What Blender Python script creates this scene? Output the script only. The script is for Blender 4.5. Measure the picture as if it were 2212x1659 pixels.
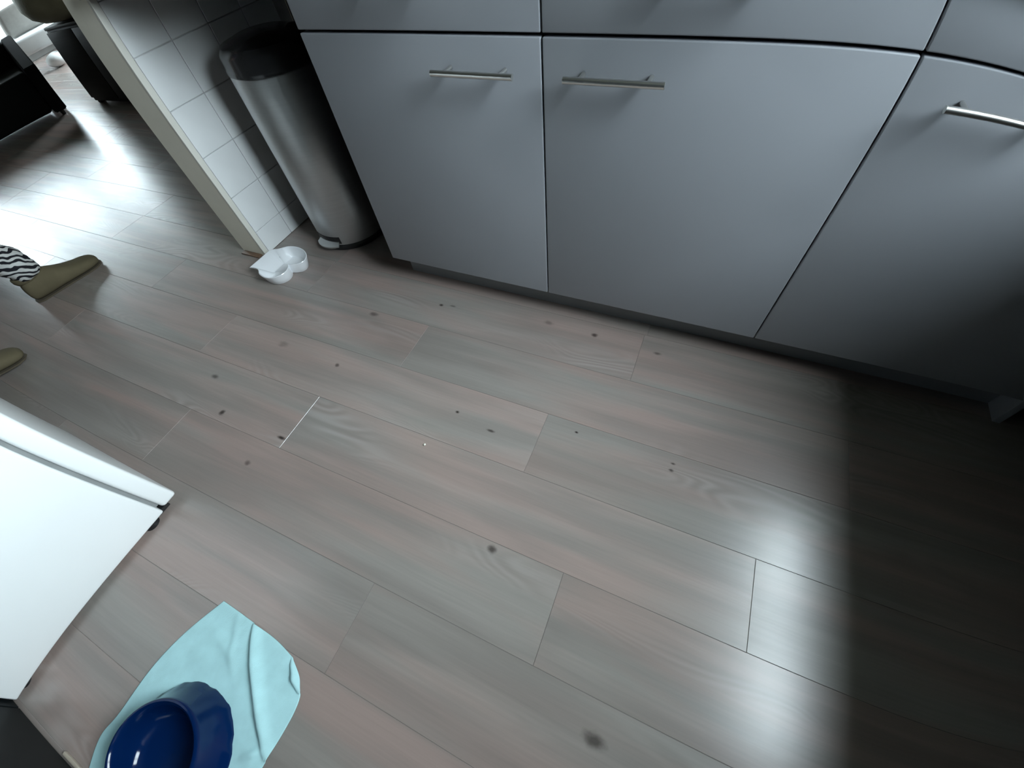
import bpy, bmesh, math, random
from mathutils import Vector, Matrix
from mathutils import noise as mnoise
random.seed(4)
PI = math.pi
for o in list(bpy.data.objects):
    bpy.data.objects.remove(o)
SC = bpy.context.scene
COL = SC.collection

# ---------------------------------------------------------------- camera, sky, windows' daylight, exposure
# The photograph is taken with a wide, barrel-distorting lens at child height: the lens polynomial was fitted to the straight edges.
cam = bpy.data.cameras.new('camera')
camo = bpy.data.objects.new('camera', cam)
COL.objects.link(camo)
R = ((0.91446353, -0.27780665, 0.29424465), (0.39331016, 0.7812273, -0.48475872), (-0.09520276, 0.55902358, 0.82366806))
M = Matrix(R).to_4x4()
M.translation = (0.34812804, -0.88650933, 0.98960409)
camo.matrix_world = M
cam.sensor_fit = 'HORIZONTAL'
cam.sensor_width = 36.0
cam.lens = 14.5
cam.clip_start = 0.02
cam.type = 'PANO'
cam.panorama_type = 'FISHEYE_LENS_POLYNOMIAL'
cam.fisheye_fov = PI
PXMM = 36.0 / 2212 * 1000
cam.fisheye_polynomial_k0 = 0.0
for i, k in enumerate((1.18131806, -0.07638622, -0.45599515, 0.21986736)):
    setattr(cam, 'fisheye_polynomial_k%d' % (i + 1), -k / PXMM ** (i + 1))
SC.camera = camo

SKY = 40.0
world = bpy.data.worlds.new('overcast_sky')
SC.world = world
world.use_nodes = True
nt = world.node_tree
nt.nodes.clear()
wo = nt.nodes.new('ShaderNodeOutputWorld')
bg = nt.nodes.new('ShaderNodeBackground')
tc = nt.nodes.new('ShaderNodeTexCoord')
sx = nt.nodes.new('ShaderNodeSeparateXYZ')
mr = nt.nodes.new('ShaderNodeMapRange')
mr.inputs[1].default_value = -0.06
mr.inputs[2].default_value = 0.06
mx = nt.nodes.new('ShaderNodeMix')
mx.data_type = 'RGBA'
mx.inputs[6].default_value = (0.17, 0.20, 0.16, 1)      # gardens below the horizon
mx.inputs[7].default_value = (0.90, 0.99, 1.08, 1)      # overcast sky
nt.links.new(tc.outputs['Generated'], sx.inputs[0])
nt.links.new(sx.outputs[2], mr.inputs[0])
nt.links.new(mr.outputs[0], mx.inputs[0])
nt.links.new(mx.outputs[2], bg.inputs[0])
bg.inputs[1].default_value = SKY
nt.links.new(bg.outputs[0], wo.inputs[0])

WIN1 = dict(x=1.50, y0=-0.95, y1=0.52, z0=1.15, z1=2.36)       # kitchen window over the right-hand worktop
WIN2 = dict(x=-7.7, y0=0.15, y1=2.5, z0=0.35, z1=2.1)      # living-room window at the far left


def portal(name, loc, rot, sx_, sy_):
    l = bpy.data.lights.new(name, 'AREA')
    l.shape = 'RECTANGLE'
    l.size = sx_
    l.size_y = sy_
    l.cycles.is_portal = True
    o = bpy.data.objects.new(name, l)
    o.location = loc
    o.rotation_euler = rot
    COL.objects.link(o)


portal('window_portal', (WIN1['x'] + .105, (WIN1['y0'] + WIN1['y1']) / 2, (WIN1['z0'] + WIN1['z1']) / 2), (0, PI / 2, 0), WIN1['z1'] - WIN1['z0'], WIN1['y1'] - WIN1['y0'])
ADDED_WIN = dict(x0=-6.45, x1=-5.35, y=3.3, z0=0.3, z1=1.9)        # added window out of view, brightens the living-room bench
portal('window_portal', ((ADDED_WIN['x0'] + ADDED_WIN['x1']) / 2, ADDED_WIN['y'] + .12, (ADDED_WIN['z0'] + ADDED_WIN['z1']) / 2), (-PI / 2, 0, 0), ADDED_WIN['x1'] - ADDED_WIN['x0'], ADDED_WIN['z1'] - ADDED_WIN['z0'])
portal('window_portal', (WIN2['x'] - .12, (WIN2['y0'] + WIN2['y1']) / 2, (WIN2['z0'] + WIN2['z1']) / 2), (0, -PI / 2, 0), WIN2['z1'] - WIN2['z0'], WIN2['y1'] - WIN2['y0'])

SC.view_settings.view_transform = 'Standard'
SC.view_settings.look = 'None'
SC.view_settings.gamma = 1.0
SC.view_settings.use_curve_mapping = False
SC.view_settings.exposure = 0.0
SC.cycles.use_denoising = True
SC.cycles.max_bounces = 8
SC.cycles.diffuse_bounces = 4
SC.cycles.glossy_bounces = 4
SC.cycles.transparent_max_bounces = 8
SC.cycles.caustics_reflective = False
SC.cycles.caustics_refractive = False
SC.cycles.sample_clamp_indirect = 6.0


# ---------------------------------------------------------------- materials
def mat(name, col, rough=.5, metal=0., spec=.5, noise=None, bump=None, coat=0.):
    m = bpy.data.materials.new(name)
    m.use_nodes = True
    n = m.node_tree
    b = n.nodes['Principled BSDF']
    b.inputs['Base Color'].default_value = (*col, 1)
    b.inputs['Roughness'].default_value = rough
    b.inputs['Metallic'].default_value = metal
    b.inputs['Specular IOR Level'].default_value = spec
    b.inputs['Coat Weight'].default_value = coat
    if noise or bump:
        t = n.nodes.new('ShaderNodeTexCoord')
        mp = n.nodes.new('ShaderNodeMapping')
        n.links.new(t.outputs['Object'], mp.inputs[0])
    if noise:                                   # (scale, amount, stretch xyz)
        mp.inputs['Scale'].default_value = noise[2] if len(noise) > 2 else (1, 1, 1)
        tx = n.nodes.new('ShaderNodeTexNoise')
        tx.inputs['Scale'].default_value = noise[0]
        tx.inputs['Detail'].default_value = 4
        n.links.new(mp.outputs[0], tx.inputs[0])
        rp = n.nodes.new('ShaderNodeValToRGB')
        a = noise[1]
        rp.color_ramp.elements[0].position = .3
        rp.color_ramp.elements[1].position = .7
        rp.color_ramp.elements[0].color = (*[c * (1 - a) for c in col], 1)
        rp.color_ramp.elements[1].color = (*[min(1, c * (1 + a)) for c in col], 1)
        n.links.new(tx.outputs[0], rp.inputs[0])
        n.links.new(rp.outputs[0], b.inputs['Base Color'])
    if bump:                                    # (scale, strength, distance)
        t2 = n.nodes.new('ShaderNodeTexNoise')
        t2.inputs['Scale'].default_value = bump[0]
        t2.inputs['Detail'].default_value = 3
        n.links.new(t.outputs['Object'], t2.inputs[0])
        bp = n.nodes.new('ShaderNodeBump')
        bp.inputs['Strength'].default_value = bump[1]
        bp.inputs['Distance'].default_value = bump[2]
        n.links.new(t2.outputs[0], bp.inputs['Height'])
        n.links.new(bp.outputs[0], b.inputs['Normal'])
    return m


MT = {}
MT['front'] = mat('grey_cabinet_front', (.285, .298, .322), .38, noise=(3, .03))
MT['groove'] = mat('greige_board_groove', (.15, .135, .125), .6, noise=(8, .1))
MT['carcass'] = mat('dark_carcass', (.02, .02, .022), .6, noise=(8, .1))
MT['plinth'] = mat('grey_plinth', (.22, .23, .24), .35, noise=(5, .05))
MT['worktop'] = mat('dark_worktop', (.05, .05, .052), .4, noise=(60, .4))
MT['steel'] = mat('brushed_steel_bar', (.74, .73, .70), .30, 1., noise=(40, .05, (1, 1, 30)))
MT['wall'] = mat('painted_wall', (.17, .165, .155), .85, bump=(120, .1, .002), noise=(2, .03))
MT['ceiling'] = mat('ceiling_paint', (.22, .22, .215), .9, noise=(2, .02))
MT['dark_wall'] = mat('darkened_wall', (.03, .031, .03), .9, noise=(3, .08))
MT['stub'] = mat('beige_wall_end', (.88, .84, .72), .8, noise=(9, .03), bump=(90, .15, .002))
MT['trim'] = mat('cream_edge_trim', (.70, .68, .62), .5, noise=(9, .03))
MT['tile'] = mat('white_wall_tile', (.80, .815, .82), .3, noise=(7, .03))
MT['grout'] = mat('grey_grout', (.54, .54, .53), .9, noise=(30, .1))
MT['white'] = mat('white_enamel', (.87, .89, .89), .35, noise=(4, .015))
MT['gasket'] = mat('grey_rubber_gasket', (.22, .23, .23), .6, noise=(20, .1))
MT['black'] = mat('black_plastic', (.012, .012, .013), .35, noise=(20, .1))
MT['black_front'] = mat('black_cupboard_front', (.005, .007, .008), .5, spec=.2, noise=(5, .08))
MT['binsteel'] = mat('brushed_bin_steel', (.56, .57, .57), .42, 1., noise=(6, .03, (1, 1, 40)))
MT['bin_lid'] = mat('dark_bin_lid', (.02, .02, .021), .22, noise=(20, .1), coat=.3)
MT['ceramic'] = mat('white_glazed_ceramic', (.80, .815, .84), .18, noise=(6, .015), coat=.3)
MT['towel'] = mat('turquoise_cotton', (.39, .62, .645), .95, spec=.2, noise=(30, .06), bump=(420, .35, .001))
MT['blue'] = mat('glossy_navy_plastic', (.0008, .011, .056), .10, spec=.3, noise=(6, .06))
MT['wood_strip'] = mat('brown_wood_strip', (.16, .095, .06), .55, noise=(12, .25, (2, 20, 20)))
MT['pale_strip'] = mat('pale_wood_strip', (.42, .36, .29), .6, noise=(12, .15, (2, 20, 20)))
MT['leather'] = mat('black_leather', (.004, .0045, .005), .75, spec=.12, noise=(12, .2), bump=(160, .2, .002))
MT['dark_wood'] = mat('dark_brown_wood', (.012, .010, .008), .6, spec=.2, noise=(6, .3, (1, 1, 14)))
MT['olive'] = mat('olive_woven_basket', (.24, .22, .15), .6, noise=(5, .25), bump=(60, .5, .006))
MT['pale_band'] = mat('pale_green_band', (.55, .62, .55), .7, noise=(20, .05))
MT['fabric_white'] = mat('white_upholstery', (.78, .80, .80), .9, noise=(10, .03), bump=(200, .2, .002))
MT['fabric_beige'] = mat('beige_cushion_fabric', (.34, .33, .31), .9, noise=(20, .06), bump=(200, .2, .002))
MT['suede'] = mat('olive_brown_suede', (.105, .088, .054), .95, spec=.15, noise=(14, .12), bump=(260, .3, .001))
MT['sole'] = mat('dark_rubber_sole', (.07, .055, .035), .9, noise=(20, .1))
MT['skin'] = mat('skin', (.52, .34, .26), .55, noise=(16, .05))
MT['hair'] = mat('brown_hair', (.06, .04, .025), .5, noise=(30, .3, (1, 1, .2)))
MT['sweater'] = mat('grey_purple_knit', (.12, .10, .15), .95, spec=.15, noise=(40, .1), bump=(150, .4, .002))
MT['frame'] = mat('white_window_frame', (.75, .76, .76), .45, noise=(6, .02))
MT['eye'] = mat('dark_eye', (.02, .015, .012), .3, noise=(6, .1))
MT['lip'] = mat('lip_skin', (.40, .17, .14), .5, noise=(6, .05))
MT['crumb'] = mat('pale_crumb', (.75, .72, .62), .8, noise=(60, .1))


def glass():
    m = bpy.data.materials.new('window_glass')
    m.use_nodes = True
    n = m.node_tree
    n.nodes.clear()
    out = n.nodes.new('ShaderNodeOutputMaterial')
    tr = n.nodes.new('ShaderNodeBsdfTransparent')
    tr.inputs[0].default_value = (.93, .96, .95, 1)
    gl = n.nodes.new('ShaderNodeBsdfGlossy')
    gl.inputs['Roughness'].default_value = .02
    ms = n.nodes.new('ShaderNodeMixShader')
    ms.inputs[0].default_value = .06
    n.links.new(tr.outputs[0], ms.inputs[1])
    n.links.new(gl.outputs[0], ms.inputs[2])
    n.links.new(ms.outputs[0], out.inputs[0])
    return m


MT['glass'] = glass()


def sheer():
    m = bpy.data.materials.new('sheer_net')
    m.use_nodes = True
    n = m.node_tree
    n.nodes.clear()
    out = n.nodes.new('ShaderNodeOutputMaterial')
    tr = n.nodes.new('ShaderNodeBsdfTransparent')
    tr.inputs[0].default_value = (.40, .405, .41, 1)
    tl = n.nodes.new('ShaderNodeBsdfTranslucent')
    tl.inputs[0].default_value = (.5, .5, .5, 1)
    ms = n.nodes.new('ShaderNodeMixShader')
    ms.inputs[0].default_value = .25
    n.links.new(tr.outputs[0], ms.inputs[1])
    n.links.new(tl.outputs[0], ms.inputs[2])
    n.links.new(ms.outputs[0], out.inputs[0])
    return m


MT['sheer'] = sheer()


def zebra():
    m = mat('zebra_print_cotton', (.5, .5, .5), .9, spec=.2)
    n = m.node_tree
    b = n.nodes['Principled BSDF']
    t = n.nodes.new('ShaderNodeTexCoord')
    mp = n.nodes.new('ShaderNodeMapping')
    mp.inputs['Rotation'].default_value = (0.5, 0.35, 0.2)
    n.links.new(t.outputs['Object'], mp.inputs[0])
    w = n.nodes.new('ShaderNodeTexWave')
    w.bands_direction = 'Z'
    w.inputs['Scale'].default_value = 16
    w.inputs['Distortion'].default_value = 9
    w.inputs['Detail'].default_value = 1.2
    w.inputs['Detail Scale'].default_value = 1.1
    n.links.new(mp.outputs[0], w.inputs[0])
    rp = n.nodes.new('ShaderNodeValToRGB')
    rp.color_ramp.elements[0].position = .40
    rp.color_ramp.elements[0].color = (.012, .012, .016, 1)
    rp.color_ramp.elements[1].position = .52
    rp.color_ramp.elements[1].color = (.50, .50, .49, 1)
    n.links.new(w.outputs[0], rp.inputs[0])
    n.links.new(rp.outputs[0], b.inputs['Base Color'])
    return m


MT['zebra'] = zebra()

# knots of the boards: x, y, radius along the board, radius across, darkness
KNOTS = [(-.382, -.075, .008, .005, .9), (-.597, -.193, .018, .009, .6), (-.831, -.42, .02, .012, .3), (-.583, -.43, .008, .007, .7),
         (-.966, -.613, .014, .008, .7), (-.827, -.711, .009, .009, .9), (-.576, -.711, .014, .005, .95), (-.616, -.811, .009, .007, .6),
         (-.119, -.45, .006, .004, 1.), (.001, -.472, .012, .004, .8), (.227, -.392, .005, .003, 1.), (.137, -.755, .011, .009, .8),
         (.455, -.988, .02, .012, .75), (.172, -.039, .010, .007, .8), (.013, -.034, .016, .008, .4), (.483, -.392, .006, .003, .8),
         (.482, -.411, .006, .004, .8), (.372, -.051, .012, .005, .6), (-.34, -.066, .012, .004, .5)]


def plank_material():
    m = bpy.data.materials.new('greige_oak_laminate')
    m.use_nodes = True
    n = m.node_tree
    L = n.links.new
    b = n.nodes['Principled BSDF']

    def N(t, **kw):
        x = n.nodes.new(t)
        for k, v in kw.items():
            setattr(x, k, v)
        return x

    def math_(op, a, c=None, clamp=False):
        x = N('ShaderNodeMath', operation=op, use_clamp=clamp)
        for i, v in enumerate((a, c)):
            if v is None:
                continue
            if isinstance(v, (int, float)):
                x.inputs[i].default_value = v
            else:
                L(v, x.inputs[i])
        return x.outputs[0]

    geo = N('ShaderNodeNewGeometry')
    oi = N('ShaderNodeObjectInfo')
    pos = geo.outputs['Position']
    off = N('ShaderNodeCombineXYZ')
    L(math_('MULTIPLY', oi.outputs['Random'], 37.), off.inputs[0])
    L(math_('MULTIPLY', oi.outputs['Random'], 91.), off.inputs[1])
    add = N('ShaderNodeVectorMath', operation='ADD')
    L(pos, add.inputs[0])
    L(off.outputs[0], add.inputs[1])

    def noise(scale, stretch, detail=3, dist=0., rough=.5):
        mp = N('ShaderNodeMapping')
        mp.inputs['Scale'].default_value = stretch
        L(add.outputs[0], mp.inputs[0])
        t = N('ShaderNodeTexNoise')
        t.inputs['Scale'].default_value = scale
        t.inputs['Detail'].default_value = detail
        t.inputs['Distortion'].default_value = dist
        t.inputs['Roughness'].default_value = rough
        L(mp.outputs[0], t.inputs[0])
        return t.outputs[0]

    def ramp(v, p0, p1, c0, c1):
        r = N('ShaderNodeValToRGB')
        r.color_ramp.elements[0].position = p0
        r.color_ramp.elements[1].position = p1
        r.color_ramp.elements[0].color = (*c0, 1)
        r.color_ramp.elements[1].color = (*c1, 1)
        L(v, r.inputs[0])
        return r.outputs[0]

    def mix(f, a, c, mode='MIX'):
        x = N('ShaderNodeMix', data_type='RGBA', blend_type=mode)
        if isinstance(f, (int, float)):
            x.inputs[0].default_value = f
        else:
            L(f, x.inputs[0])
        for i, v in ((6, a), (7, c)):
            if isinstance(v, tuple):
                x.inputs[i].default_value = (*v, 1)
            else:
                L(v, x.inputs[i])
        return x.outputs[2]

    patch = noise(1.0, (1.1, 8.0, 1), 2, .4)                # broad streaks of grey and pinkish brown
    c = ramp(patch, .40, .60, (.305, .234, .210), (.262, .240, .220))
    c = mix(math_('MULTIPLY', ramp(noise(1.0, (1.6, 17., 1), 2, .3), .38, .62, (0, 0, 0), (1, 1, 1)), .5), c, (.185, .162, .147))
    fine = noise(1.0, (5., 150., 1), 4, .2, .65)            # fibres
    c = mix(1., c, ramp(fine, .25, .8, (.93, .93, .93), (1.06, 1.06, 1.06)), 'MULTIPLY')
    # cathedral figure: contour lines of a stretched noise, only here and there
    mp = noise(1.0, (1.9, 8.5, 1), 1, .9, .4)
    rings = math_('SINE', math_('MULTIPLY', mp, 95.))
    where = ramp(noise(1.0, (1.5, 5.5, 1), 1), .58, .70, (0, 0, 0), (1, 1, 1))
    ringm = math_('MULTIPLY', math_('MULTIPLY', math_('ADD', rings, 1.), .5), where)
    c = mix(math_('MULTIPLY', ringm, .35), c, (.36, .34, .325))
    dark = math_('MULTIPLY', math_('MULTIPLY', math_('SUBTRACT', 1., rings), .5), where)
    c = mix(math_('MULTIPLY', dark, .2), c, (.16, .15, .14))
    # each board a touch lighter or darker
    c = mix(1., c, ramp(oi.outputs['Random'], 0., 1., (.94, .93, .92), (1.07, 1.06, 1.06)), 'MULTIPLY')
    # knots
    kn = None
    wob = noise(1.0, (60, 90, 1), 2)
    for (x, y, rx, ry, d) in KNOTS:
        s = N('ShaderNodeVectorMath', operation='SUBTRACT')
        L(pos, s.inputs[0])
        s.inputs[1].default_value = (x, y, 0)
        sc_ = N('ShaderNodeVectorMath', operation='MULTIPLY')
        L(s.outputs[0], sc_.inputs[0])
        sc_.inputs[1].default_value = (1 / rx, 1 / ry, 0)
        ln = N('ShaderNodeVectorMath', operation='LENGTH')
        L(sc_.outputs[0], ln.inputs[0])
        v = math_('ADD', ln.outputs['Value'], math_('MULTIPLY', math_('SUBTRACT', wob, .5), .9))
        mrn = N('ShaderNodeMapRange', interpolation_type='SMOOTHSTEP')
        mrn.inputs[1].default_value = 1.5
        mrn.inputs[2].default_value = .25
        mrn.inputs[3].default_value = 0
        mrn.inputs[4].default_value = d
        L(v, mrn.inputs[0])
        kn = mrn.outputs[0] if kn is None else math_('MAXIMUM', kn, mrn.outputs[0])
    c = mix(kn, c, (.022, .016, .013))
    L(c, b.inputs['Base Color'])
    rg = ramp(noise(1.0, (3., 40., 1), 3), .3, .7, (.21, .21, .21), (.28, .28, .28))
    b.inputs['Roughness'].default_value = .25
    b.inputs['Specular IOR Level'].default_value = .8
    return m


MT['plank'] = plank_material()


# ---------------------------------------------------------------- mesh helpers
def box(bm, x0, x1, y0, y1, z0, z1, bev=0., seg=2):
    r = bmesh.ops.create_cube(bm, size=1)
    vs = r['verts']
    bmesh.ops.scale(bm, vec=(x1 - x0, y1 - y0, z1 - z0), verts=vs)
    bmesh.ops.translate(bm, vec=((x0 + x1) / 2, (y0 + y1) / 2, (z0 + z1) / 2), verts=vs)
    if bev > 0:
        es = list({e for v in vs for e in v.link_edges})
        bmesh.ops.bevel(bm, geom=es, offset=bev, segments=seg, profile=.5, affect='EDGES')


def bx(*a, **k):
    bm = bmesh.new()
    box(bm, *a, **k)
    return bm


def cyl(bm, p0, p1, r0, r1=None, n=20, cap=True):
    p0, p1 = Vector(p0), Vector(p1)
    r1 = r0 if r1 is None else r1
    d = p1 - p0
    res = bmesh.ops.create_cone(bm, cap_ends=cap, segments=n, radius1=r0, radius2=r1, depth=d.length)
    rot = Vector((0, 0, 1)).rotation_difference(d.normalized()).to_matrix().to_4x4()
    bmesh.ops.transform(bm, matrix=Matrix.Translation((p0 + p1) / 2) @ rot, verts=res['verts'])
    return res['verts']


def lathe(bm, prof, n=48, c=(0, 0, 0), close_top=False, close_bot=False, wob=None):
    rings = []
    for j, (r, z) in enumerate(prof):
        ring = []
        for i in range(n):
            a = 2 * PI * i / n
            rr = r * (wob(a, j) if wob else 1)
            ring.append(bm.verts.new((c[0] + rr * math.cos(a), c[1] + rr * math.sin(a), c[2] + z)))
        rings.append(ring)
    for a, b in zip(rings, rings[1:]):
        for i in range(n):
            bm.faces.new((a[i], a[(i + 1) % n], b[(i + 1) % n], b[i]))
    if close_bot:
        bm.faces.new(list(reversed(rings[0])))
    if close_top:
        bm.faces.new(rings[-1])
    return rings


def loft(bm, rings, caps=True):
    R_ = [[bm.verts.new(p) for p in ring] for ring in rings]
    n = len(R_[0])
    for a, b in zip(R_, R_[1:]):
        for i in range(n):
            bm.faces.new((a[i], a[(i + 1) % n], b[(i + 1) % n], b[i]))
    if caps:
        bm.faces.new(list(reversed(R_[0])))
        bm.faces.new(R_[-1])


def obj(name, bm, m, parent=None, smooth=False, world=True, recalc=True):
    """one mesh object; world=True: the shape is given in world coordinates and moved under its parent"""
    if recalc:
        bmesh.ops.recalc_face_normals(bm, faces=bm.faces[:])
    me = bpy.data.meshes.new(name)
    if parent is not None and world:
        w = Vector((0, 0, 0))
        p = parent
        while p is not None:
            w += p.location
            p = p.parent
        bmesh.ops.translate(bm, vec=-w, verts=bm.verts[:])
    bm.to_mesh(me)
    bm.free()
    if smooth:
        for p in me.polygons:
            p.use_smooth = True
        if smooth != 'all':
            me.set_sharp_from_angle(angle=math.radians(38))
    me.materials.append(MT[m])
    o = bpy.data.objects.new(name, me)
    COL.objects.link(o)
    o.parent = parent
    return o


def thing(name, label, cat, loc=(0, 0, 0), rz=0., group=None):
    o = bpy.data.objects.new(name, None)
    o.empty_display_size = .05
    o.location = loc
    o.rotation_euler = (0, 0, rz)
    COL.objects.link(o)
    o['label'] = label
    o['category'] = cat
    if group:
        o['group'] = group
    return o


def tag(o, label, cat, group=None):
    o['label'] = label
    o['category'] = cat
    if group:
        o['group'] = group
    return o


def struct(name, bm, m, label=None, **k):
    o = obj(name, bm, m, **k)
    o['kind'] = 'structure'
    if label:
        o['label'] = label
    return o


# ---------------------------------------------------------------- floor: every board is a part
fl = struct('floor', bx(-7.9, 1.60, -2.5, 3.5, -.08, -.0010), 'groove', 'floor of wide grey-brown oak-look boards')
PW, PL, Y0 = .18770, 1.2495, -.17618
ANCH = {-1: .320, 0: -.3752, 1: .1346, 2: -.5585, 3: .3092, 4: -.0884, -2: -2.171 + PL, 5: .46, -3: .75}
GAP, BEV = .0003, .0005
full_mesh = None


def plank_mesh(ln, wd):
    bm = bmesh.new()
    h = .0010
    x, y = ln / 2 - GAP, wd / 2 - GAP
    lo = [bm.verts.new((sx_ * x, sy_ * y, -h)) for sx_, sy_ in ((-1, -1), (1, -1), (1, 1), (-1, 1))]
    mi = [bm.verts.new((sx_ * x, sy_ * y, -BEV)) for sx_, sy_ in ((-1, -1), (1, -1), (1, 1), (-1, 1))]
    up = [bm.verts.new((sx_ * (x - BEV), sy_ * (y - BEV), 0)) for sx_, sy_ in ((-1, -1), (1, -1), (1, 1), (-1, 1))]
    for a, b_ in ((lo, mi), (mi, up)):
        for i in range(4):
            bm.faces.new((a[i], a[(i + 1) % 4], b_[(i + 1) % 4], b_[i]))
    bm.faces.new(up)
    bmesh.ops.recalc_face_normals(bm, faces=bm.faces[:])
    me = bpy.data.meshes.new('plank')
    bm.to_mesh(me)
    bm.free()
    me.materials.append(MT['plank'])
    return me


full_mesh = plank_mesh(PL, PW)
XMIN, XMAX = -7.65, 1.50
for row in range(-19, 12):
    yc = Y0 - (row + .5) * PW
    xj = ANCH.get(row, random.uniform(0, PL))
    k = math.ceil((XMIN - xj) / PL)
    xs = xj + k * PL
    edges = [XMIN] + [xs + i * PL for i in range(20) if XMIN + .05 < xs + i * PL < XMAX - .05] + [XMAX]
    for a, b_ in zip(edges, edges[1:]):
        me = full_mesh if abs(b_ - a - PL) < 1e-4 else plank_mesh(b_ - a, PW)
        o = bpy.data.objects.new('plank', me)
        o.location = ((a + b_) / 2, yc, 0)
        COL.objects.link(o)
        o.parent = fl

# ---------------------------------------------------------------- room shell
def wall_with_hole(x0, x1, y0, y1, zt, w):
    bm = bmesh.new()
    box(bm, x0, x1, y0, y1, 0, w['z0'])
    box(bm, x0, x1, y0, y1, w['z1'], zt)
    box(bm, x0, x1, y0, w['y0'], w['z0'], w['z1'])
    box(bm, x0, x1, w['y1'], y1, w['z0'], w['z1'])
    return bm


ZC = 2.6
struct('ceiling', bx(-7.9, 1.60, -2.5, 3.5, ZC, ZC + .1), 'ceiling', 'plain pale ceiling')
struct('wall_right', wall_with_hole(1.50, 1.60, -2.4, .77, ZC, WIN1), 'wall', 'pale wall with the kitchen window')
struct('wall_back', bx(-1.265, 1.50, .62, .77, 0, ZC), 'dark_wall', 'wall behind the grey cabinets, coloured dark to deepen the alcove shade')  # alcove shade deepened through the dark wall colour
struct('wall_front', bx(-7.7, 1.60, -2.4, -2.25, 0, ZC), 'wall', 'pale wall on the camera side')
bm = bmesh.new()
box(bm, -7.7, -1.4, 3.3, 3.45, 0, ADDED_WIN['z0'])
box(bm, -7.7, -1.4, 3.3, 3.45, ADDED_WIN['z1'], ZC)
box(bm, -7.7, ADDED_WIN['x0'], 3.3, 3.45, ADDED_WIN['z0'], ADDED_WIN['z1'])
box(bm, ADDED_WIN['x1'], -1.4, 3.3, 3.45, ADDED_WIN['z0'], ADDED_WIN['z1'])
struct('wall_far', bm, 'dark_wall', 'dark far wall of the living room')
struct('wall_left', wall_with_hole(-7.85, -7.7, -2.4, 3.45, ZC, WIN2), 'wall', 'pale wall with the wide living-room window')
# the tiled wall stub between kitchen and living room
wp = struct('wall_partition', bx(-1.398, -1.274, -.05, 3.3, 0, ZC), 'stub', 'beige wall end beside the pedal bin, tiled on its kitchen side')
obj('grout', bx(-1.274, -1.2695, -.028, .62, 0, 1.62), 'grout', wp)
zr = [0., .0975] + [.0975 + .1485 * i for i in range(1, 11)]
yr = [-.028] + [.1155 + .1485 * i for i in range(0, 4)]
TM = {}
for j in range(len(zr) - 1):
    for i in range(len(yr) - 1):
        key = (round(yr[i + 1] - yr[i], 4), round(zr[j + 1] - zr[j], 4))
        if key not in TM:
            bm = bx(-.0018, .0055, -key[0] / 2 + .0014, key[0] / 2 - .0014, -key[1] / 2 + .0014, key[1] / 2 - .0014, bev=.0012, seg=1)
            me = bpy.data.meshes.new('tile')
            bm.to_mesh(me)
            bm.free()
            me.materials.append(MT['tile'])
            TM[key] = me
        o = bpy.data.objects.new('tile', TM[key])
        o.location = (-1.2695, (yr[i] + yr[i + 1]) / 2, (zr[j] + zr[j + 1]) / 2)
        COL.objects.link(o)
        o.parent = wp
struct('trim_1', bx(-1.2745, -1.2625, -.0505, -.0285, 0, ZC, bev=.002), 'trim', 'cream edge strip on the corner of the tiled wall end')


def window(name, w, x_in, x_out, nmull, label):
    t = struct(name, bmesh.new(), 'frame', label)
    bm = bmesh.new()
    f = .06
    y0, y1, z0, z1 = w['y0'], w['y1'], w['z0'], w['z1']
    box(bm, x_in, x_out, y0, y1, z0, z0 + f)
    box(bm, x_in, x_out, y0, y1, z1 - f, z1)
    box(bm, x_in, x_out, y0, y0 + f, z0 + f, z1 - f)
    box(bm, x_in, x_out, y1 - f, y1, z0 + f, z1 - f)
    obj('window_frame', bm, 'frame', t)
    ed = [y0 + (y1 - y0) * i / (nmull + 1) for i in range(nmull + 2)]
    xm = (x_in + x_out) / 2
    for i in range(1, nmull + 1):
        obj('mullion', bx(x_in, x_out, ed[i] - .03, ed[i] + .03, z0 + f, z1 - f), 'frame', t)
    for i in range(nmull + 1):
        a = ed[i] + (f if i == 0 else .03)
        b_ = ed[i + 1] - (f if i == nmull else .03)
        obj('pane', bx(xm - .003, xm + .003, a, b_, z0 + f, z1 - f), 'glass', t)
    return t


window('window_1', WIN1, 1.55, 1.60, 1, 'white kitchen window above the right-hand worktop')
window('window_2', WIN2, -7.82, -7.76, 2, 'wide white living-room window')
t = struct('window_added', bmesh.new(), 'frame', 'unseen side window added to light the living-room bench')
bm = bmesh.new()
a, b_, c, d = ADDED_WIN['x0'], ADDED_WIN['x1'], ADDED_WIN['z0'], ADDED_WIN['z1']
box(bm, a, b_, 3.36, 3.42, c, c + .06)
box(bm, a, b_, 3.36, 3.42, d - .06, d)
box(bm, a, a + .06, 3.36, 3.42, c + .06, d - .06)
box(bm, b_ - .06, b_, 3.36, 3.42, c + .06, d - .06)
obj('window_frame', bm, 'frame', t)
obj('pane', bx(a + .06, b_ - .06, 3.387, 3.393, c + .06, d - .06), 'glass', t)
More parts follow.
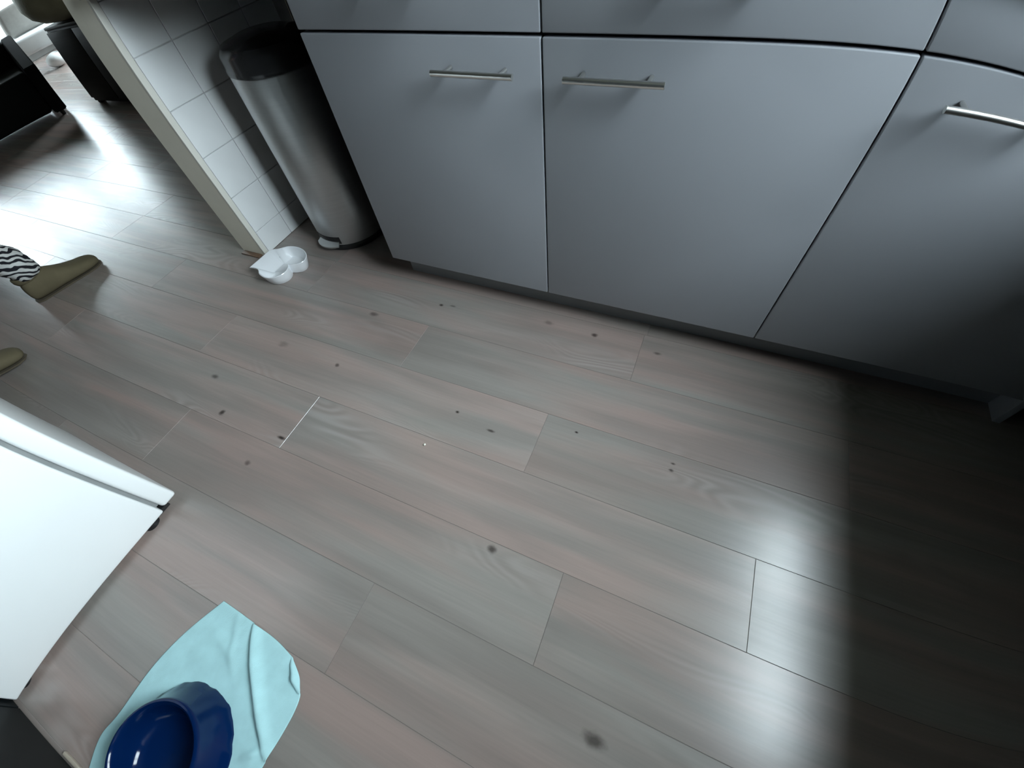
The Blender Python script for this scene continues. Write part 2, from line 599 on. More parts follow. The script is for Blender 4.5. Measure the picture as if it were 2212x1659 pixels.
# sheer net added to dim the daylight of the wide living-room window
bm = bmesh.new()
prev = None
for i in range(241):
    y = WIN2['y0'] - .12 + (WIN2['y1'] - WIN2['y0'] + .24) * i / 240
    x = -7.62 + .022 * math.sin(i * .55) + .008 * math.sin(i * .21)
    cur = (bm.verts.new((x, y, .10)), bm.verts.new((x, y, 2.3)))
    if prev:
        bm.faces.new((prev[0], cur[0], cur[1], prev[1]))
    prev = cur
ct = obj('dimming_net', bm, 'sheer', smooth='all')
tag(ct, 'sheer white net added before the wide living-room window to dim it', 'curtain')
cr = bmesh.new()
cyl(cr, (-7.62, WIN2['y0'] - .2, 2.315), (-7.62, WIN2['y1'] + .2, 2.315), .012)
for y in (WIN2['y0'] - .15, WIN2['y1'] + .15):
    cyl(cr, (-7.62, y, 2.315), (-7.70, y, 2.315), .007)
tag(obj('dimming_net_rail', cr, 'frame', smooth=True), 'white rail for the added dimming net over the living-room window', 'rail')

# ---------------------------------------------------------------- grey base cabinets
DT, DB = .7375, .7436          # top of the doors, bottom of the drawer fronts
DRT = .858


def bar_handle(xc, z, parent, name='handle'):
    bm = bmesh.new()
    L = .188
    vs = cyl(bm, (xc - L / 2, -.035, z), (xc + L / 2, -.035, z), .006, n=20)
    for s in (-1, 1):
        cyl(bm, (xc + s * .064, .001, z), (xc + s * .064, -.034, z), .0042, n=14)
    return obj(name, bm, 'steel', parent, smooth=True)


def cabinet(i, x0, x1, hx, hinge, label):
    t = thing('base_cabinet', label, 'cabinet', ((x0 + x1) / 2, .3, 0), group=None)
    bm = bmesh.new()
    a, b_ = x0 + .001, x1 - .001
    box(bm, a, a + .018, .022, .60, .10, .86)
    box(bm, b_ - .018, b_, .022, .60, .10, .86)
    box(bm, a + .018, b_ - .018, .022, .60, .10, .118)
    box(bm, a + .018, b_ - .018, .59, .60, .118, .86)
    box(bm, a + .018, b_ - .018, .022, .10, .845, .86)
    box(bm, a + .018, b_ - .018, .022, .04, .72, .76)
    obj('carcass', bm, 'carcass', t)
    g = .0016
    d = obj('door', bx(x0 + g, x1 - g, 0, .0195, .10, DT, bev=.0026, seg=3), 'front', t, smooth=True)
    bar_handle(hx, .6838, d)
    dr = obj('drawer', bx(x0 + g, x1 - g, 0, .0195, DB, DRT, bev=.0026, seg=3), 'front', t, smooth=True)
    bar_handle((x0 + x1) / 2, .817, dr)
    return t


cabinet(0, -.601, 0, -.1436, 'L', 'grey base cabinet with one drawer, first from the pedal bin')
cabinet(1, 0, .60, .1495, 'R', 'grey base cabinet with one drawer, middle one of the row')
c3 = cabinet(2, .60, 1.20, .749, 'R', 'grey base cabinet at the dark right end of the row, half in shadow')
obj('end_panel', bx(1.2015, 1.2195, .003, .60, 0, .86, bev=.001), 'front', c3)
pl = obj('plinth', bx(-.583, 1.2005, .060, .076, 0, .0985, bev=.001), 'plinth')
tag(pl, 'grey recessed plinth board running under the grey cabinet doors', 'plinth')

# worktop, corner and the dark cupboards under the window
bm = bmesh.new()
box(bm, -.603, 1.16, -.025, .618, .862, .90, bev=.003)
box(bm, 1.16, 1.498, -1.49, .618, .862, .90, bev=.003)
tag(obj('worktop', bm, 'worktop', smooth=True), 'dark worktop lying across all the base cabinets', 'worktop')
tag(obj('alcove_shade_board', bx(-1.262, -.6045, -.075, .618, .862, .90, bev=.003), 'worktop', smooth=True), 'unseen dark board added over the pedal bin alcove to shade the tiles', 'board')  # added out of view to keep window light off the upper tiles
t = thing('corner_cabinet', 'black cupboard run under the kitchen window, right of the grey cabinets', 'cabinet', (1.4, -.75, 0))
obj('carcass', bx(1.285, 1.49, -1.485, .60, .10, .858), 'black_front', t)
obj('filler', bx(1.2205, 1.285, .002, .02, .10, .858), 'black_front', t)
obj('plinth', bx(1.34, 1.36, -1.485, .0, 0, .10), 'black_front', t)
for i in range(3):
    y1 = -.02 - i * .49
    d = obj('door', bx(1.265, 1.2845, y1 - .486, y1, .10, .856, bev=.0015), 'black_front', t, smooth=True)
    bm = bmesh.new()
    cyl(bm, (1.238, y1 - .34, .80), (1.238, y1 - .15, .80), .006)
    for s in (-.31, -.18):
        cyl(bm, (1.266, y1 + s, .80), (1.238, y1 + s, .80), .0042)
    obj('handle', bm, 'steel', d, smooth=True)

# black tall cupboard at the camera's back, its foot shows at the lower left; unseen height added to cut bounce light
t = thing('tall_cupboard', 'black cupboard with its foot on the floor behind the white fridge', 'cupboard', (-.3, -1.8, 0))
obj('carcass', bx(-1.34, 1.20, -2.2, -1.512, 0, 2.1), 'black_front', t)
for i in range(4):
    x0 = -1.34 + i * .635
    d = obj('door', bx(x0 + .002, x0 + .633, -1.512, -1.494, .012, 2.098, bev=.0015), 'black_front', t, smooth=True)
    bm = bmesh.new()
    cyl(bm, (x0 + .575, -1.47, 1.0), (x0 + .575, -1.47, 1.19), .006)
    for z in (1.03, 1.16):
        cyl(bm, (x0 + .575, -1.4945, z), (x0 + .575, -1.471, z), .0042)
    obj('handle', bm, 'steel', d, smooth=True)
tag(obj('floor_strip', bx(-.527, .35, -1.4925, -1.484, 0, .010, bev=.002), 'pale_strip', smooth=True), 'thin pale wooden strip on the floor along the black cupboard', 'strip')

# ---------------------------------------------------------------- fridge
FX0, FX1 = -1.245, -.722
t = thing('fridge', 'white under-counter fridge with its right side brightly lit', 'fridge', (-.98, -1.25, 0))
obj('body', bx(FX0, FX1, -1.488, -1.006, .012, .85, bev=.006, seg=3), 'white', t, smooth=True)
# door: softly rounded plate
bm = bx(FX0, FX1, -.997, -.955, .020, .848, bev=.009, seg=4)
d = obj('door', bm, 'white', t, smooth=True)
obj('gasket', bx(FX0 + .012, FX1 - .010, -1.006, -.997, .034, .836), 'gasket', t)
bm = bmesh.new()
box(bm, FX1 - .05, FX1 - .006, -1.02, -.985, .0075, .0195, bev=.002)
obj('hinge', bm, 'black', t)
for (x, y) in ((FX1 - .02, -1.045), (FX0 + .03, -1.045), (FX1 - .03, -1.45), (FX0 + .03, -1.45)):
    bm = bmesh.new()
    cyl(bm, (x, y, 0), (x, y, .0125), .02, .016)
    obj('foot', bm, 'black', t, smooth=True)
bm = bmesh.new()
box(bm, FX0 - .003, FX1 + .003, -1.49, -.965, .8505, .872, bev=.004)
obj('top', bm, 'white', t, smooth=True)

# ---------------------------------------------------------------- pedal bin
BX, BY, BR = -.990, .222, .1455
t = thing('pedal_bin', 'tall brushed steel pedal bin with a black lid beside the tiled wall', 'bin', (BX, BY, 0))
bm = bmesh.new()
lathe(bm, [(BR * .9, .022), (BR, .024), (BR, .30), (BR, .598), (BR * .98, .602)], 64, (BX, BY, 0))
obj('body', bm, 'binsteel', t, smooth=True)
bm = bmesh.new()
lathe(bm, [(BR * .99, 0), (BR * 1.035, .003), (BR * 1.035, .016), (BR * .99, .0235)], 64, (BX, BY, 0), close_bot=True, close_top=True)
obj('base_ring', bm, 'black', t, smooth=True)
bm = bmesh.new()
lathe(bm, [(BR * 1.0, .6025), (BR * 1.015, .604), (BR * 1.015, .613), (BR * 1.0, .616), (BR * .99, .65), (BR * .9, .668), (BR * .55, .682), (.002, .687)], 64, (BX, BY, 0))
lid = obj('lid', bm, 'bin_lid', t, smooth=True)
# pedal slot and pedal, facing the room
pa = -PI / 2 - .06


def polar(r, da, z):
    a = pa + da
    return (BX + r * math.cos(a), BY + r * math.sin(a), z)


bm = bmesh.new()
rings = []
for i in range(9):
    da = -.42 + .84 * i / 8
    rings.append([polar(BR - .004, da, .030), polar(BR + .0012, da, .030), polar(BR + .0012, da, .060), polar(BR - .004, da, .060)])
loft(bm, rings)
obj('pedal_slot', bm, 'black', t)
bm = bmesh.new()
rings = []
for i in range(9):
    da = -.36 + .72 * i / 8
    r2 = BR + .030 - .012 * (abs(i - 4) / 4) ** 2
    rings.append([polar(BR + .0012, da, .033), polar(r2, da, .024), polar(r2, da, .030), polar(BR + .0012, da, .039)])
loft(bm, rings)
obj('pedal', bm, 'binsteel', t, smooth=True)

# ---------------------------------------------------------------- heart-shaped dish
def spline(pts, n, closed=True):
    """Catmull-Rom; entries may carry a third value True: a sharp corner there"""
    out = []
    N_ = len(pts)
    for i in range(N_):
        p0, p1, p2, p3 = pts[(i - 1) % N_], pts[i], pts[(i + 1) % N_], pts[(i + 2) % N_]
        if len(p1) > 2:
            p0 = p1
        if len(p2) > 2:
            p3 = p2
        for k in range(n):
            s = k / n
            q = []
            for j in range(2):
                a, b_, c, d_ = p0[j], p1[j], p2[j], p3[j]
                q.append(.5 * (2 * b_ + (c - a) * s + (2 * a - 5 * b_ + 4 * c - d_) * s * s + (3 * b_ - a - 3 * c + d_) * s ** 3))
            out.append(tuple(q))
    return out


HZ = .045
rim = [(-1.207, -.167, 1), (-1.203, -.058, 1), (-1.190, -.044), (-1.172, -.036), (-1.140, -.010), (-1.098, -.002), (-1.055, -.010), (-1.019, -.034), (-1.006, -.062),
       (-1.016, -.086), (-1.042, -.100), (-1.058, -.104, 1), (-1.042, -.120), (-1.036, -.146), (-1.046, -.172), (-1.068, -.190), (-1.100, -.196), (-1.135, -.187), (-1.160, -.168), (-1.178, -.164)]
cx, cy = -1.095, -.098
base = []
for p in rim:
    x, y = cx + (p[0] - cx) * .86, cy + (p[1] - cy) * .88
    if p[0] < -1.15:
        x = -1.142 + (p[0] + 1.18) * .3
        y = cy + (p[1] - cy) * .62
    base.append((x, y) + tuple(p[2:]))
ro, bo = spline(rim, 6), spline(base, 6)


def inset(loop, d):
    n = len(loop)
    out = []
    for i in range(n):
        a, b_ = Vector(loop[i - 1]), Vector(loop[(i + 1) % n])
        tg = (b_ - a)
        if tg.length < 1e-7:
            tg = Vector((1, 0))
        tg.normalize()
        nrm = Vector((tg.y, -tg.x))
        q = Vector(loop[i]) + nrm * d
        out.append((q.x, q.y))
    return out


def V3(loop, z):
    return [(x, y, z) for x, y in loop]


bm = bmesh.new()
mid = [((a[0] * .45 + b_[0] * .55), (a[1] * .45 + b_[1] * .55)) for a, b_ in zip(ro, bo)]
rings = [V3(inset(bo, .003), 0), V3(bo, .003), V3(mid, .022), V3(ro, HZ - .001), V3(inset(ro, .001), HZ + .0006), V3(inset(ro, .0036), HZ), V3(inset(mid, .0045), .024), V3(inset(bo, .0055), .0065), V3(inset(bo, .010), .0045)]
loft(bm, rings)
hd = obj('heart_dish', bm, 'ceramic', smooth=True)
tag(hd, 'white glazed heart-shaped dish on the floor by the tiled wall end', 'dish')

tag(obj('wood_strip', bx(-1.386, -1.283, -.0735, -.0515, 0, .006, bev=.0015), 'wood_strip', smooth=True), 'short brown wooden strip on the floor against the tiled wall end', 'strip')

# ---------------------------------------------------------------- towel and blue bowl
def bez(P, s):
    n = len(P) - 1
    f = s * n
    i = min(int(f), n - 1)
    u = f - i
    p0, p1, p2, p3 = P[max(i - 1, 0)], P[i], P[i + 1], P[min(i + 2, n)]
    return tuple(.5 * (2 * p1[j] + (p2[j] - p0[j]) * u + (2 * p0[j] - 5 * p1[j] + 4 * p2[j] - p3[j]) * u * u + (3 * p1[j] - p0[j] - 3 * p2[j] + p3[j]) * u ** 3) for j in range(2))


top_e = [(-.403, -1.101), (-.345, -1.103), (-.287, -1.106), (-.225, -1.110), (-.170, -1.120)]
bot_e = [(-.452, -1.474), (-.36, -1.477), (-.27, -1.478), (-.19, -1.477), (-.128, -1.475)]
lef_e = [(-.403, -1.101), (-.440, -1.186), (-.459, -1.268), (-.462, -1.364), (-.470, -1.417), (-.452, -1.474)]
rig_e = [(-.170, -1.120), (-.128, -1.146), (-.106, -1.186), (-.108, -1.290), (-.114, -1.38), (-.128, -1.475)]
FOLD = [(-.295, -1.108), (-.272, -1.137), (-.245, -1.165), (-.202, -1.202), (-.160, -1.236), (-.112, -1.272)]
FOLD2 = [(-.165, -1.128), (-.150, -1.140), (-.142, -1.150), (-.118, -1.160)]
FOLD3 = [(-.20, -1.33), (-.160, -1.295), (-.125, -1.268)]
FOLD4 = [(-.36, -1.16), (-.30, -1.175), (-.25, -1.22)]
FOLD5 = [(-.345, -1.115), (-.318, -1.15), (-.300, -1.185)]


def sd(p, line):
    best, sgn, tt = 9., 1., 0.
    for i, (a, b_) in enumerate(zip(line, line[1:])):
        ax, ay = b_[0] - a[0], b_[1] - a[1]
        u = max(0, min(1, ((p[0] - a[0]) * ax + (p[1] - a[1]) * ay) / (ax * ax + ay * ay)))
        dx, dy = p[0] - a[0] - u * ax, p[1] - a[1] - u * ay
        d_ = math.hypot(dx, dy)
        if d_ < best:
            best, sgn, tt = d_, (1 if ax * dy - ay * dx > 0 else -1), (i + u) / (len(line) - 1)
    return best * sgn, tt


def ridge(p, line, h, wneg, wpos):
    d_, u = sd(p, line)
    w = wpos if d_ > 0 else wneg
    return h * math.exp(-(d_ / w) ** 2) * (math.sin(PI * min(1, max(0, .06 + .9 * u))) ** .5)


BCX, BCY = -.288, -1.352
nu, nv = 110, 130
bm = bmesh.new()
grid = []
for j in range(nv + 1):
    v = j / nv
    row = []
    for i in range(nu + 1):
        u = i / nu
        T_, B_, L_, R_ = bez(top_e, u), bez(bot_e, u), bez(lef_e, v), bez(rig_e, v)
        c00, c10, c01, c11 = top_e[0], top_e[-1], bot_e[0], bot_e[-1]
        p = [(1 - v) * T_[k] + v * B_[k] + (1 - u) * L_[k] + u * R_[k] - ((1 - u) * (1 - v) * c00[k] + u * (1 - v) * c10[k] + (1 - u) * v * c01[k] + u * v * c11[k]) for k in range(2)]
        z = .0012
        z += ridge(p, FOLD, .012, .0035, .016)
        z += ridge(p, FOLD2, .009, .003, .008)
        z += ridge(p, FOLD3, .007, .006, .006)
        z += ridge(p, FOLD4, .0025, .01, .012)
        z += ridge(p, FOLD5, .002, .007, .009)
        nz = mnoise.noise((p[0] * 22, p[1] * 22, .3)) * .0014 + mnoise.noise((p[0] * 55, p[1] * 30, 2.3)) * .0007
        ee = min(u, 1 - u, v, 1 - v)
        z += max(0, nz + .0008) * min(1, ee * 9)
        db = math.hypot(p[0] - BCX, p[1] - BCY)
        k = max(0, min(1, (db - .136) / .03))
        z = .0012 + (z - .0012) * k
        row.append(bm.verts.new((p[0], p[1], z)))
    grid.append(row)
for j in range(nv):
    for i in range(nu):
        bm.faces.new((grid[j][i], grid[j][i + 1], grid[j + 1][i + 1], grid[j + 1][i]))
tw = obj('towel', bm, 'towel', smooth='all')
sm = tw.modifiers.new('thickness', 'SOLIDIFY')
sm.thickness = .0022
sm.offset = 1
tag(tw, 'turquoise cotton towel spread on the floor under the blue bowl', 'towel')

bm = bmesh.new()
Z0 = .0036


def skirt(a, j):
    k = max(0, 1 - j / 4.)
    n_ = .018 * math.sin(3 * a + .4) + .010 * math.sin(7 * a) + .009 * math.sin(17 * a + 1) + .006 * math.sin(29 * a)
    return 1 + k * n_


lathe(bm, [(.1195, 0), (.1215, .002), (.1205, .006), (.113, .018), (.104, .042), (.0985, .062), (.0975, .0685), (.0955, .0715), (.0925, .072), (.0890, .0695), (.0840, .058), (.0775, .035), (.0700, .020), (.055, .012), (.001, .010)], 96, (BCX, BCY, Z0), close_bot=True, wob=skirt)
bo_ = obj('pet_bowl', bm, 'blue', smooth=True)
tag(bo_, 'glossy navy blue plastic bowl with a flared foot, on the turquoise towel', 'bowl')

bm = bmesh.new()
bmesh.ops.create_icosphere(bm, subdivisions=2, radius=.0035)
for v in bm.verts:
    v.co.z = v.co.z * .7 + .0025
    v.co *= 1 + .18 * mnoise.noise(v.co * 400)
bmesh.ops.translate(bm, vec=(-.156, -.577, 0), verts=bm.verts[:])
tag(obj('crumb', bm, 'crumb', smooth='all'), 'tiny pale crumb on the bare floorboards', 'crumb')

# ---------------------------------------------------------------- living room, far left
def rounded_box(bm, x0, x1, y0, y1, z0, z1, r, seg=5):
    box(bm, x0, x1, y0, y1, z0, z1, bev=r, seg=seg)


t = thing('armchair', 'low black leather lounge chair on the bright living-room floor', 'armchair', (-4.55, .53, 0), rz=math.radians(-18))
obj('seat', bx(-.60, .0, -.42, .325, .05, .375, bev=.03, seg=4), 'leather', t, smooth=True, world=False)
bm = bmesh.new()
box(bm, -.74, -.601, -.42, .325, .06, .60, bev=.035, seg=4)
obj('backrest', bm, 'leather', t, smooth=True, world=False)
for s in (-.50, .326):
    bm = bmesh.new()
    prof = [(.0, .035), (.005, .36), (-.01, .385), (-.68, .585), (-.73, .59), (-.745, .56), (-.745, .035)]
    loft(bm, [[(x, s, z) for x, z in prof], [(x, s + .095, z) for x, z in prof]])
    bmesh.ops.bevel(bm, geom=bm.edges[:], offset=.008, segments=2, affect='EDGES')
    obj('side_panel', bm, 'leather', t, smooth=True, world=False)
for x in (-.04, -.70):
    for y in (-.455, .375):
        bm = bmesh.new()
        cyl(bm, (x, y, 0), (x, y, .036), .016, .02)
        obj('foot', bm, 'black', t, smooth=True, world=False)

CHX, CHY = -4.262, 1.085
t = thing('chest', 'dark brown chest standing behind the tiled wall end', 'chest', (-3.87, 1.33, 0))
obj('body', bx(CHX, -3.46, CHY, 1.62, .02, .55, bev=.004), 'dark_wood', t, smooth=True)
obj('top', bx(CHX - .006, -3.45, CHY - .008, 1.63, .55, .572, bev=.004), 'dark_wood', t, smooth=True)
obj('door', bx(CHX + .01, -3.865, CHY - .016, CHY, .05, .535, bev=.003), 'dark_wood', t, smooth=True)
obj('door', bx(-3.855, -3.47, CHY - .016, CHY, .05, .535, bev=.003), 'dark_wood', t, smooth=True)
for (x, y) in ((CHX + .03, CHY + .03), (-3.5, CHY + .03), (CHX + .03, 1.58), (-3.5, 1.58)):
    obj('foot', bx(x - .02, x + .02, y - .02, y + .02, 0, .02), 'dark_wood', t)

bm = bmesh.new()
PX, PY = -4.00, 1.36
lathe(bm, [(.12, .573), (.24, .578), (.33, .605), (.40, .66), (.44, .74), (.45, .84), (.43, .95), (.41, .95), (.425, .84), (.41, .74), (.36, .66), (.2, .60), (.01, .595)], 48, (PX, PY, 0), close_bot=True)
t = thing('basket', 'big rounded olive-brown basket on top of the dark chest', 'basket', (PX, PY, .573))
obj('bowl', bm, 'olive', t, smooth='all')
for a0 in (3.62, 4.05):
    bm = bmesh.new()
    prof = [(.4475, .80), (.456, .86), (.453, .90), (.437, .952), (.42, .956)]
    rings = []
    for r, z in prof:
        rg = []
        for da, dr in ((-.035, -.003), (.035, -.003), (.035, .006), (-.035, .006)):
            a = a0 + da
            rg.append((PX + (r + dr) * math.cos(a), PY + (r + dr) * math.sin(a), z))
        rings.append(rg)
    loft(bm, rings)
    obj('pale_band', bm, 'pale_band', t, smooth=True)  # narrow pale band down the side of the basket

t = thing('bench', 'white upholstered bench in the bright living-room window light', 'bench', (-6.75, 2.05, 0), rz=math.radians(-20))
obj('seat', bx(-.30, .28, -.36, .42, .20, .385, bev=.035, seg=4), 'fabric_white', t, smooth=True, world=False)
for x in (-.25, .23):
    for y in (-.31, .37):
        bm = bmesh.new()
        cyl(bm, (x, y, 0), (x, y, .205), .014, .02)
        obj('leg', bm, 'frame', t, smooth=True, world=False)
bm = bmesh.new()
box(bm, -.23, -.07, -.30, .32, 0, .34, bev=.06, seg=4)
bmesh.ops.rotate(bm, cent=(0, 0, 0), matrix=Matrix.Rotation(-.12, 3, 'Y'), verts=bm.verts[:])
zmin = min(v.co.z for v in bm.verts)
bmesh.ops.translate(bm, vec=(-6.75, 2.05, .387 - zmin), verts=bm.verts[:])
bmesh.ops.rotate(bm, cent=(-6.75, 2.05, 0), matrix=Matrix.Rotation(math.radians(-20), 3, 'Z'), verts=bm.verts[:])
tag(obj('cushion', bm, 'fabric_beige', smooth='all'), 'beige-grey cushion standing on the white bench', 'cushion')

t = thing('plush_toy', 'small white plush animal with a dark eye, in front of the white bench', 'toy', (-6.38, 1.93, 0))
bm = bmesh.new()
bmesh.ops.create_uvsphere(bm, u_segments=24, v_segments=16, radius=1)
bmesh.ops.scale(bm, vec=(.10, .115, .075), verts=bm.verts[:])
bmesh.ops.translate(bm, vec=(0, -.02, .075), verts=bm.verts[:])
obj('body', bm, 'fabric_white', t, smooth='all', world=False)
bm = bmesh.new()
bmesh.ops.create_uvsphere(bm, u_segments=24, v_segments=16, radius=1)
bmesh.ops.scale(bm, vec=(.058, .058, .052), verts=bm.verts[:])
bmesh.ops.translate(bm, vec=(.05, .085, .115), verts=bm.verts[:])
hd_ = obj('head', bm, 'fabric_white', t, smooth='all', world=False)
bm = bmesh.new()
bmesh.ops.create_uvsphere(bm, u_segments=12, v_segments=8, radius=.011)
bmesh.ops.translate(bm, vec=(.104, .085, .125), verts=bm.verts[:])
obj('eye', bm, 'eye', hd_, smooth='all', world=False)
for s in (-1, 1):
    bm = bmesh.new()
    bmesh.ops.create_uvsphere(bm, u_segments=12, v_segments=8, radius=1)
    bmesh.ops.scale(bm, vec=(.012, .018, .024), verts=bm.verts[:])
    bmesh.ops.translate(bm, vec=(.045, .085 + s * .04, .168), verts=bm.verts[:])
    obj('ear', bm, 'fabric_white', hd_, smooth='all', world=False)


# ---------------------------------------------------------------- person walking past at the left
def skin_mesh(name, verts, edges, root, m, parent, sub=2, bumpy=0., seed=0.):
    me = bpy.data.meshes.new(name)
    me.from_pydata([v[0] for v in verts], edges, [])
    o = bpy.data.objects.new(name, me)
    COL.objects.link(o)
    sk = o.modifiers.new('skin', 'SKIN')
    sk.use_smooth_shade = True
    o.modifiers.new('sub', 'SUBSURF').levels = sub
    lay = me.skin_vertices[0].data
    for i, v in enumerate(verts):
        r = v[1]
        lay[i].radius = (r, r) if isinstance(r, (int, float)) else r
        lay[i].use_root = (i == root)
    dg = bpy.context.evaluated_depsgraph_get()
    dg.update()
    nm = bpy.data.meshes.new_from_object(o.evaluated_get(dg))
    bpy.data.objects.remove(o)
    bm = bmesh.new()
    bm.from_mesh(nm)
    bpy.data.meshes.remove(nm)
    if bumpy:
        bm.normal_update()
        for v in bm.verts:
            c_ = v.co
            v.co += v.normal * bumpy * (mnoise.noise((c_.x * 16 + seed, c_.y * 16, c_.z * 30)) + .5 * mnoise.noise((c_.x * 40, c_.y * 40, c_.z * 60 + seed)))
    return obj(name, bm, m, parent, smooth='all')


pt = thing('person', 'person walking past in zebra-print trousers and olive-brown suede slipper boots', 'person', (-1.96, -.66, 0))
LA, LK, LH = (-2.098, -.520, .085), (-2.065, -.650, .47), (-2.035, -.70, .86)
RA, RK, RH = (-1.868, -1.030, .125), (-1.885, -.86, .49), (-1.885, -.71, .86)
PEL = (-1.96, -.705, .94)
bv = [(PEL, (.135, .10)), ((-1.96, -.70, 1.10), (.115, .085)), ((-1.96, -.685, 1.28), (.135, .095)), ((-1.96, -.68, 1.385), (.075, .06)), ((-1.96, -.668, 1.45), .048), ((-1.96, -.655, 1.52), .062),
      ((-1.96, -.640, 1.60), (.072, .088)), ((-1.96, -.645, 1.665), (.060, .072)),
      (LH, .085), (LK, .056), ((-2.088, -.60, .30), .05), (LA, .034), ((-2.09, -.46, .042), .024), ((-2.07, -.375, .030), .018),
      (RH, .085), (RK, .056), ((-1.875, -.96, .31), .05), (RA, .034), ((-1.855, -.96, .072), .022), ((-1.84, -.865, .034), .016),
      ((-2.13, -.685, 1.36), .052), ((-2.21, -.76, 1.10), .040), ((-2.215, -.66, .90), .030), ((-2.213, -.635, .865), (.034, .022)),
      ((-1.79, -.685, 1.36), .052), ((-1.72, -.64, 1.10), .040), ((-1.715, -.49, .94), .030), ((-1.717, -.46, .91), (.034, .022))]
be = [(0, 1), (1, 2), (2, 3), (3, 4), (4, 5), (5, 6), (6, 7), (0, 8), (8, 9), (9, 10), (10, 11), (11, 12), (12, 13), (0, 14), (14, 15), (15, 16), (16, 17), (17, 18), (18, 19),
      (2, 20), (20, 21), (21, 22), (22, 23), (2, 24), (24, 25), (25, 26), (26, 27)]
for hand, (hx_, hy_, hz_), dirv in ((23, (-2.213, -.635, .865), Vector((0, .42, -.9))), (27, (-1.717, -.46, .91), Vector((0, .7, -.7)))):
    d1 = dirv.normalized()
    up_ = Vector((1, 0, 0)).cross(d1).normalized()
    for f, (w, ln) in enumerate(((-.026, .060), (-.009, .072), (.009, .068), (.026, .054))):
        side = d1.cross(Vector((1, 0, 0))).normalized()
        b0 = Vector((hx_, hy_, hz_)) + side * w + d1 * .03
        p1 = b0 + d1 * ln * .45
        p2 = p1 + (d1 * .85 + Vector((.35 if hx_ < -1.96 else -.35, 0, 0))) * ln * .35
        p3 = p2 + (d1 * .6 + Vector((.6 if hx_ < -1.96 else -.6, 0, 0))) * ln * .25
        n0 = len(bv)
        bv += [(tuple(b0), .0095), (tuple(p1), .0088), (tuple(p2), .008), (tuple(p3), .007)]
        be += [(hand, n0), (n0, n0 + 1), (n0 + 1, n0 + 2), (n0 + 2, n0 + 3)]
    n0 = len(bv)
    side = -d1.cross(Vector((1, 0, 0))).normalized()
    side = side if side.y > 0 else -side
    q0 = Vector((hx_, hy_, hz_)) + side * .034 - d1 * .004
    q1 = q0 + side * .02 + d1 * .026
    q2 = q1 + d1 * .024 + side * .004
    bv += [(tuple(q0), .012), (tuple(q1), .0095), (tuple(q2), .008)]
    be += [(hand, n0), (n0, n0 + 1), (n0 + 1, n0 + 2)]
body = skin_mesh('body', bv, be, 0, 'skin', pt)
# face
FC = Vector((-1.96, -.640, 1.585))
for s in (-1, 1):
    bm = bmesh.new()
    bmesh.ops.create_uvsphere(bm, u_segments=12, v_segments=8, radius=.012)
    bmesh.ops.translate(bm, vec=(FC.x + s * .030, FC.y + .070, FC.z + .012), verts=bm.verts[:])
    obj('eye', bm, 'eye', body, smooth='all')
    bm = bmesh.new()
    bmesh.ops.create_uvsphere(bm, u_segments=12, v_segments=8, radius=1)
    bmesh.ops.scale(bm, vec=(.010, .018, .030), verts=bm.verts[:])
    bmesh.ops.translate(bm, vec=(FC.x + s * .068, FC.y - .004, FC.z), verts=bm.verts[:])
    obj('ear', bm, 'skin', body, smooth='all')
bm = bmesh.new()
cyl(bm, (FC.x, FC.y + .076, FC.z + .012), (FC.x, FC.y + .090, FC.z - .024), .006, .013)
obj('nose', bm, 'skin', body, smooth='all')
bm = bmesh.new()
bmesh.ops.create_uvsphere(bm, u_segments=12, v_segments=8, radius=1)
bmesh.ops.scale(bm, vec=(.022, .010, .007), verts=bm.verts[:])
bmesh.ops.translate(bm, vec=(FC.x, FC.y + .070, FC.z - .050), verts=bm.verts[:])
obj('mouth', bm, 'lip', body, smooth='all')
skin_mesh('hair', [((-1.96, -.665, 1.655), (.082, .088)), ((-1.96, -.700, 1.60), (.080, .066)), ((-1.96, -.715, 1.52), (.072, .045)), ((-1.96, -.722, 1.43), (.055, .028))], [(0, 1), (1, 2), (2, 3)], 0, 'hair', pt, bumpy=.004)
skin_mesh('sweater', [((-1.96, -.70, .80), (.185, .15)), ((-1.96, -.70, 1.10), (.14, .108)), ((-1.96, -.685, 1.28), (.155, .115)), ((-1.96, -.68, 1.395), (.085, .07)),
                      ((-2.13, -.685, 1.36), .070), ((-2.21, -.76, 1.10), .056), ((-2.216, -.675, .935), .042),
                      ((-1.79, -.685, 1.36), .070), ((-1.72, -.64, 1.10), .056), ((-1.714, -.515, .965), .042)],
          [(0, 1), (1, 2), (2, 3), (2, 4), (4, 5), (5, 6), (2, 7), (7, 8), (8, 9)], 1, 'sweater', pt, bumpy=.003)
skin_mesh('trousers', [((-1.96, -.705, .97), (.125, .095)), (LH, .098), ((-2.055, -.675, .66), .086), (LK, .074), ((-2.085, -.605, .30), .068), ((-2.095, -.548, .165), .066), ((-2.102, -.515, .082), .058),
                       (RH, .108), ((-1.885, -.785, .67), .086), (RK, .074), ((-1.878, -.95, .32), .068), ((-1.872, -1.01, .20), .064), ((-1.872, -1.035, .125), .056)],
          [(0, 1), (1, 2), (2, 3), (3, 4), (4, 5), (5, 6), (0, 7), (7, 8), (8, 9), (9, 10), (10, 11), (11, 12)], 0, 'zebra', pt, sub=3, bumpy=.009, seed=3.)


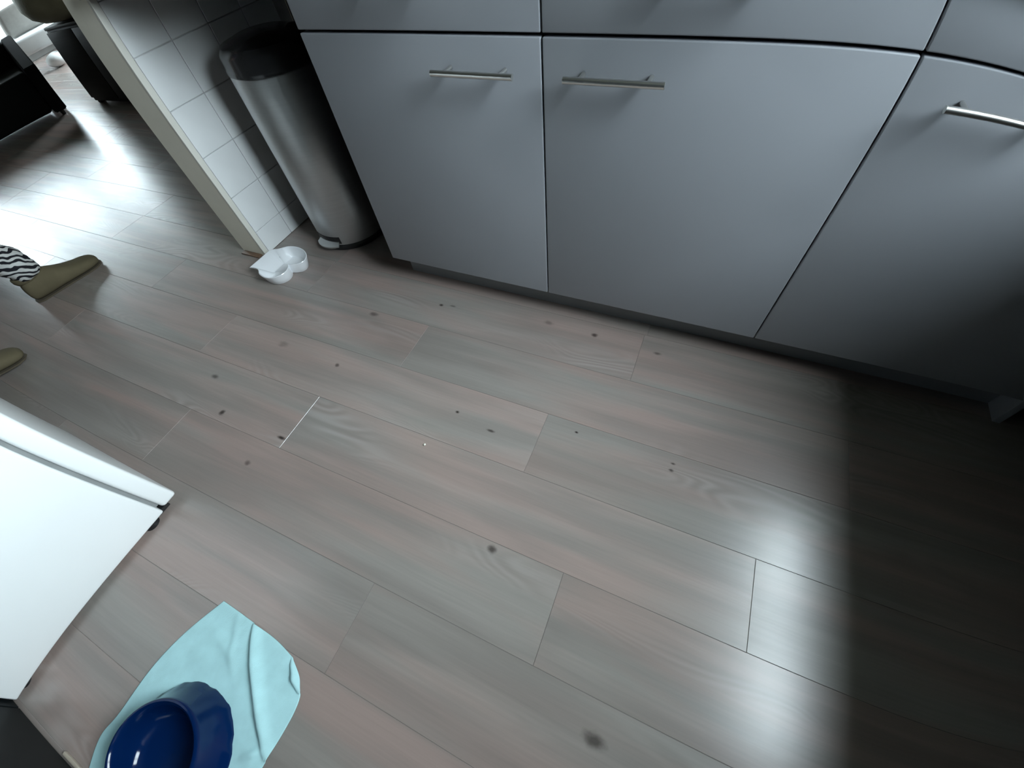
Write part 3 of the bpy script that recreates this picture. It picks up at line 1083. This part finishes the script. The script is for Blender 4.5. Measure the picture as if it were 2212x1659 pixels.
def slipper(heel, toe, heel_lift, name='slipper'):
    """low suede slipper boot: lofted sections from heel to toe, then collar and sole"""
    h, t_ = Vector((*heel, heel_lift)), Vector((*toe, 0))
    ax = (t_ - h)
    L = ax.length
    ax.normalize()
    side = Vector((ax.y, -ax.x, 0)).normalized()
    up = side.cross(ax).normalized()
    S_ = [(.005, .022, .030, .060), (.03, .038, .008, .092), (.10, .047, .004, .120), (.22, .052, .003, .126), (.34, .050, .003, .114), (.46, .048, .003, .090), (.60, .050, .003, .070), (.74, .052, .004, .056), (.86, .050, .004, .052), (.95, .038, .006, .044), (.995, .016, .012, .030)]
    rings = []
    for f, w, z0, z1 in S_:
        rg = []
        for k in range(16):
            a = 2 * PI * k / 16
            cx_, cz_ = math.cos(a), math.sin(a)
            ww = w * (abs(cx_) ** .8) * (1 if cx_ > 0 else -1)
            zz = (z0 + z1) / 2 + (z1 - z0) / 2 * (abs(cz_) ** (.7 if cz_ < 0 else 1.)) * (1 if cz_ > 0 else -1)
            rg.append(tuple(h + ax * (L * f) + side * ww + up * zz))
        rings.append(rg)
    bm = bmesh.new()
    loft(bm, rings)
    o = obj(name, bm, 'suede', pt, smooth='all')
    o.modifiers.new('sub', 'SUBSURF').levels = 1
    o.modifiers['sub'].render_levels = 1
    bm = bmesh.new()
    rings = []
    for zz in (.0005, .006):
        rg = []
        for f, s in [(.0, 0), (.02, 1), (.10, 1), (.30, 1), (.55, 1), (.75, 1), (.88, 1), (.96, 1), (1.0, 0), (.96, -1), (.88, -1), (.75, -1), (.55, -1), (.30, -1), (.10, -1), (.02, -1)]:
            w = {0.: 0, .02: .026, .10: .039, .30: .041, .55: .045, .75: .048, .88: .044, .96: .029, 1.: 0}[f]
            rg.append(tuple(h + ax * (L * f) + side * (w * s) + up * zz))
        rings.append(rg)
    loft(bm, rings)
    obj('sole', bm, 'sole', o, smooth=True)
    # collar round the ankle
    bm = bmesh.new()
    rings = []
    c_ = h + ax * (L * .2)
    for rr, zz in ((.044, .085), (.052, .100), (.052, .118), (.046, .122), (.043, .100)):
        rings.append([tuple(c_ + ax * (math.cos(2 * PI * k / 20) * rr * 1.15) + side * (math.sin(2 * PI * k / 20) * rr * .92) + up * zz) for k in range(20)])
    loft(bm, rings)
    obj('collar', bm, 'suede', o, smooth='all')
    return o


slipper((-2.112, -.602), (-2.058, -.312), .001)
slipper((-1.872, -1.090), (-1.822, -.806), .055)
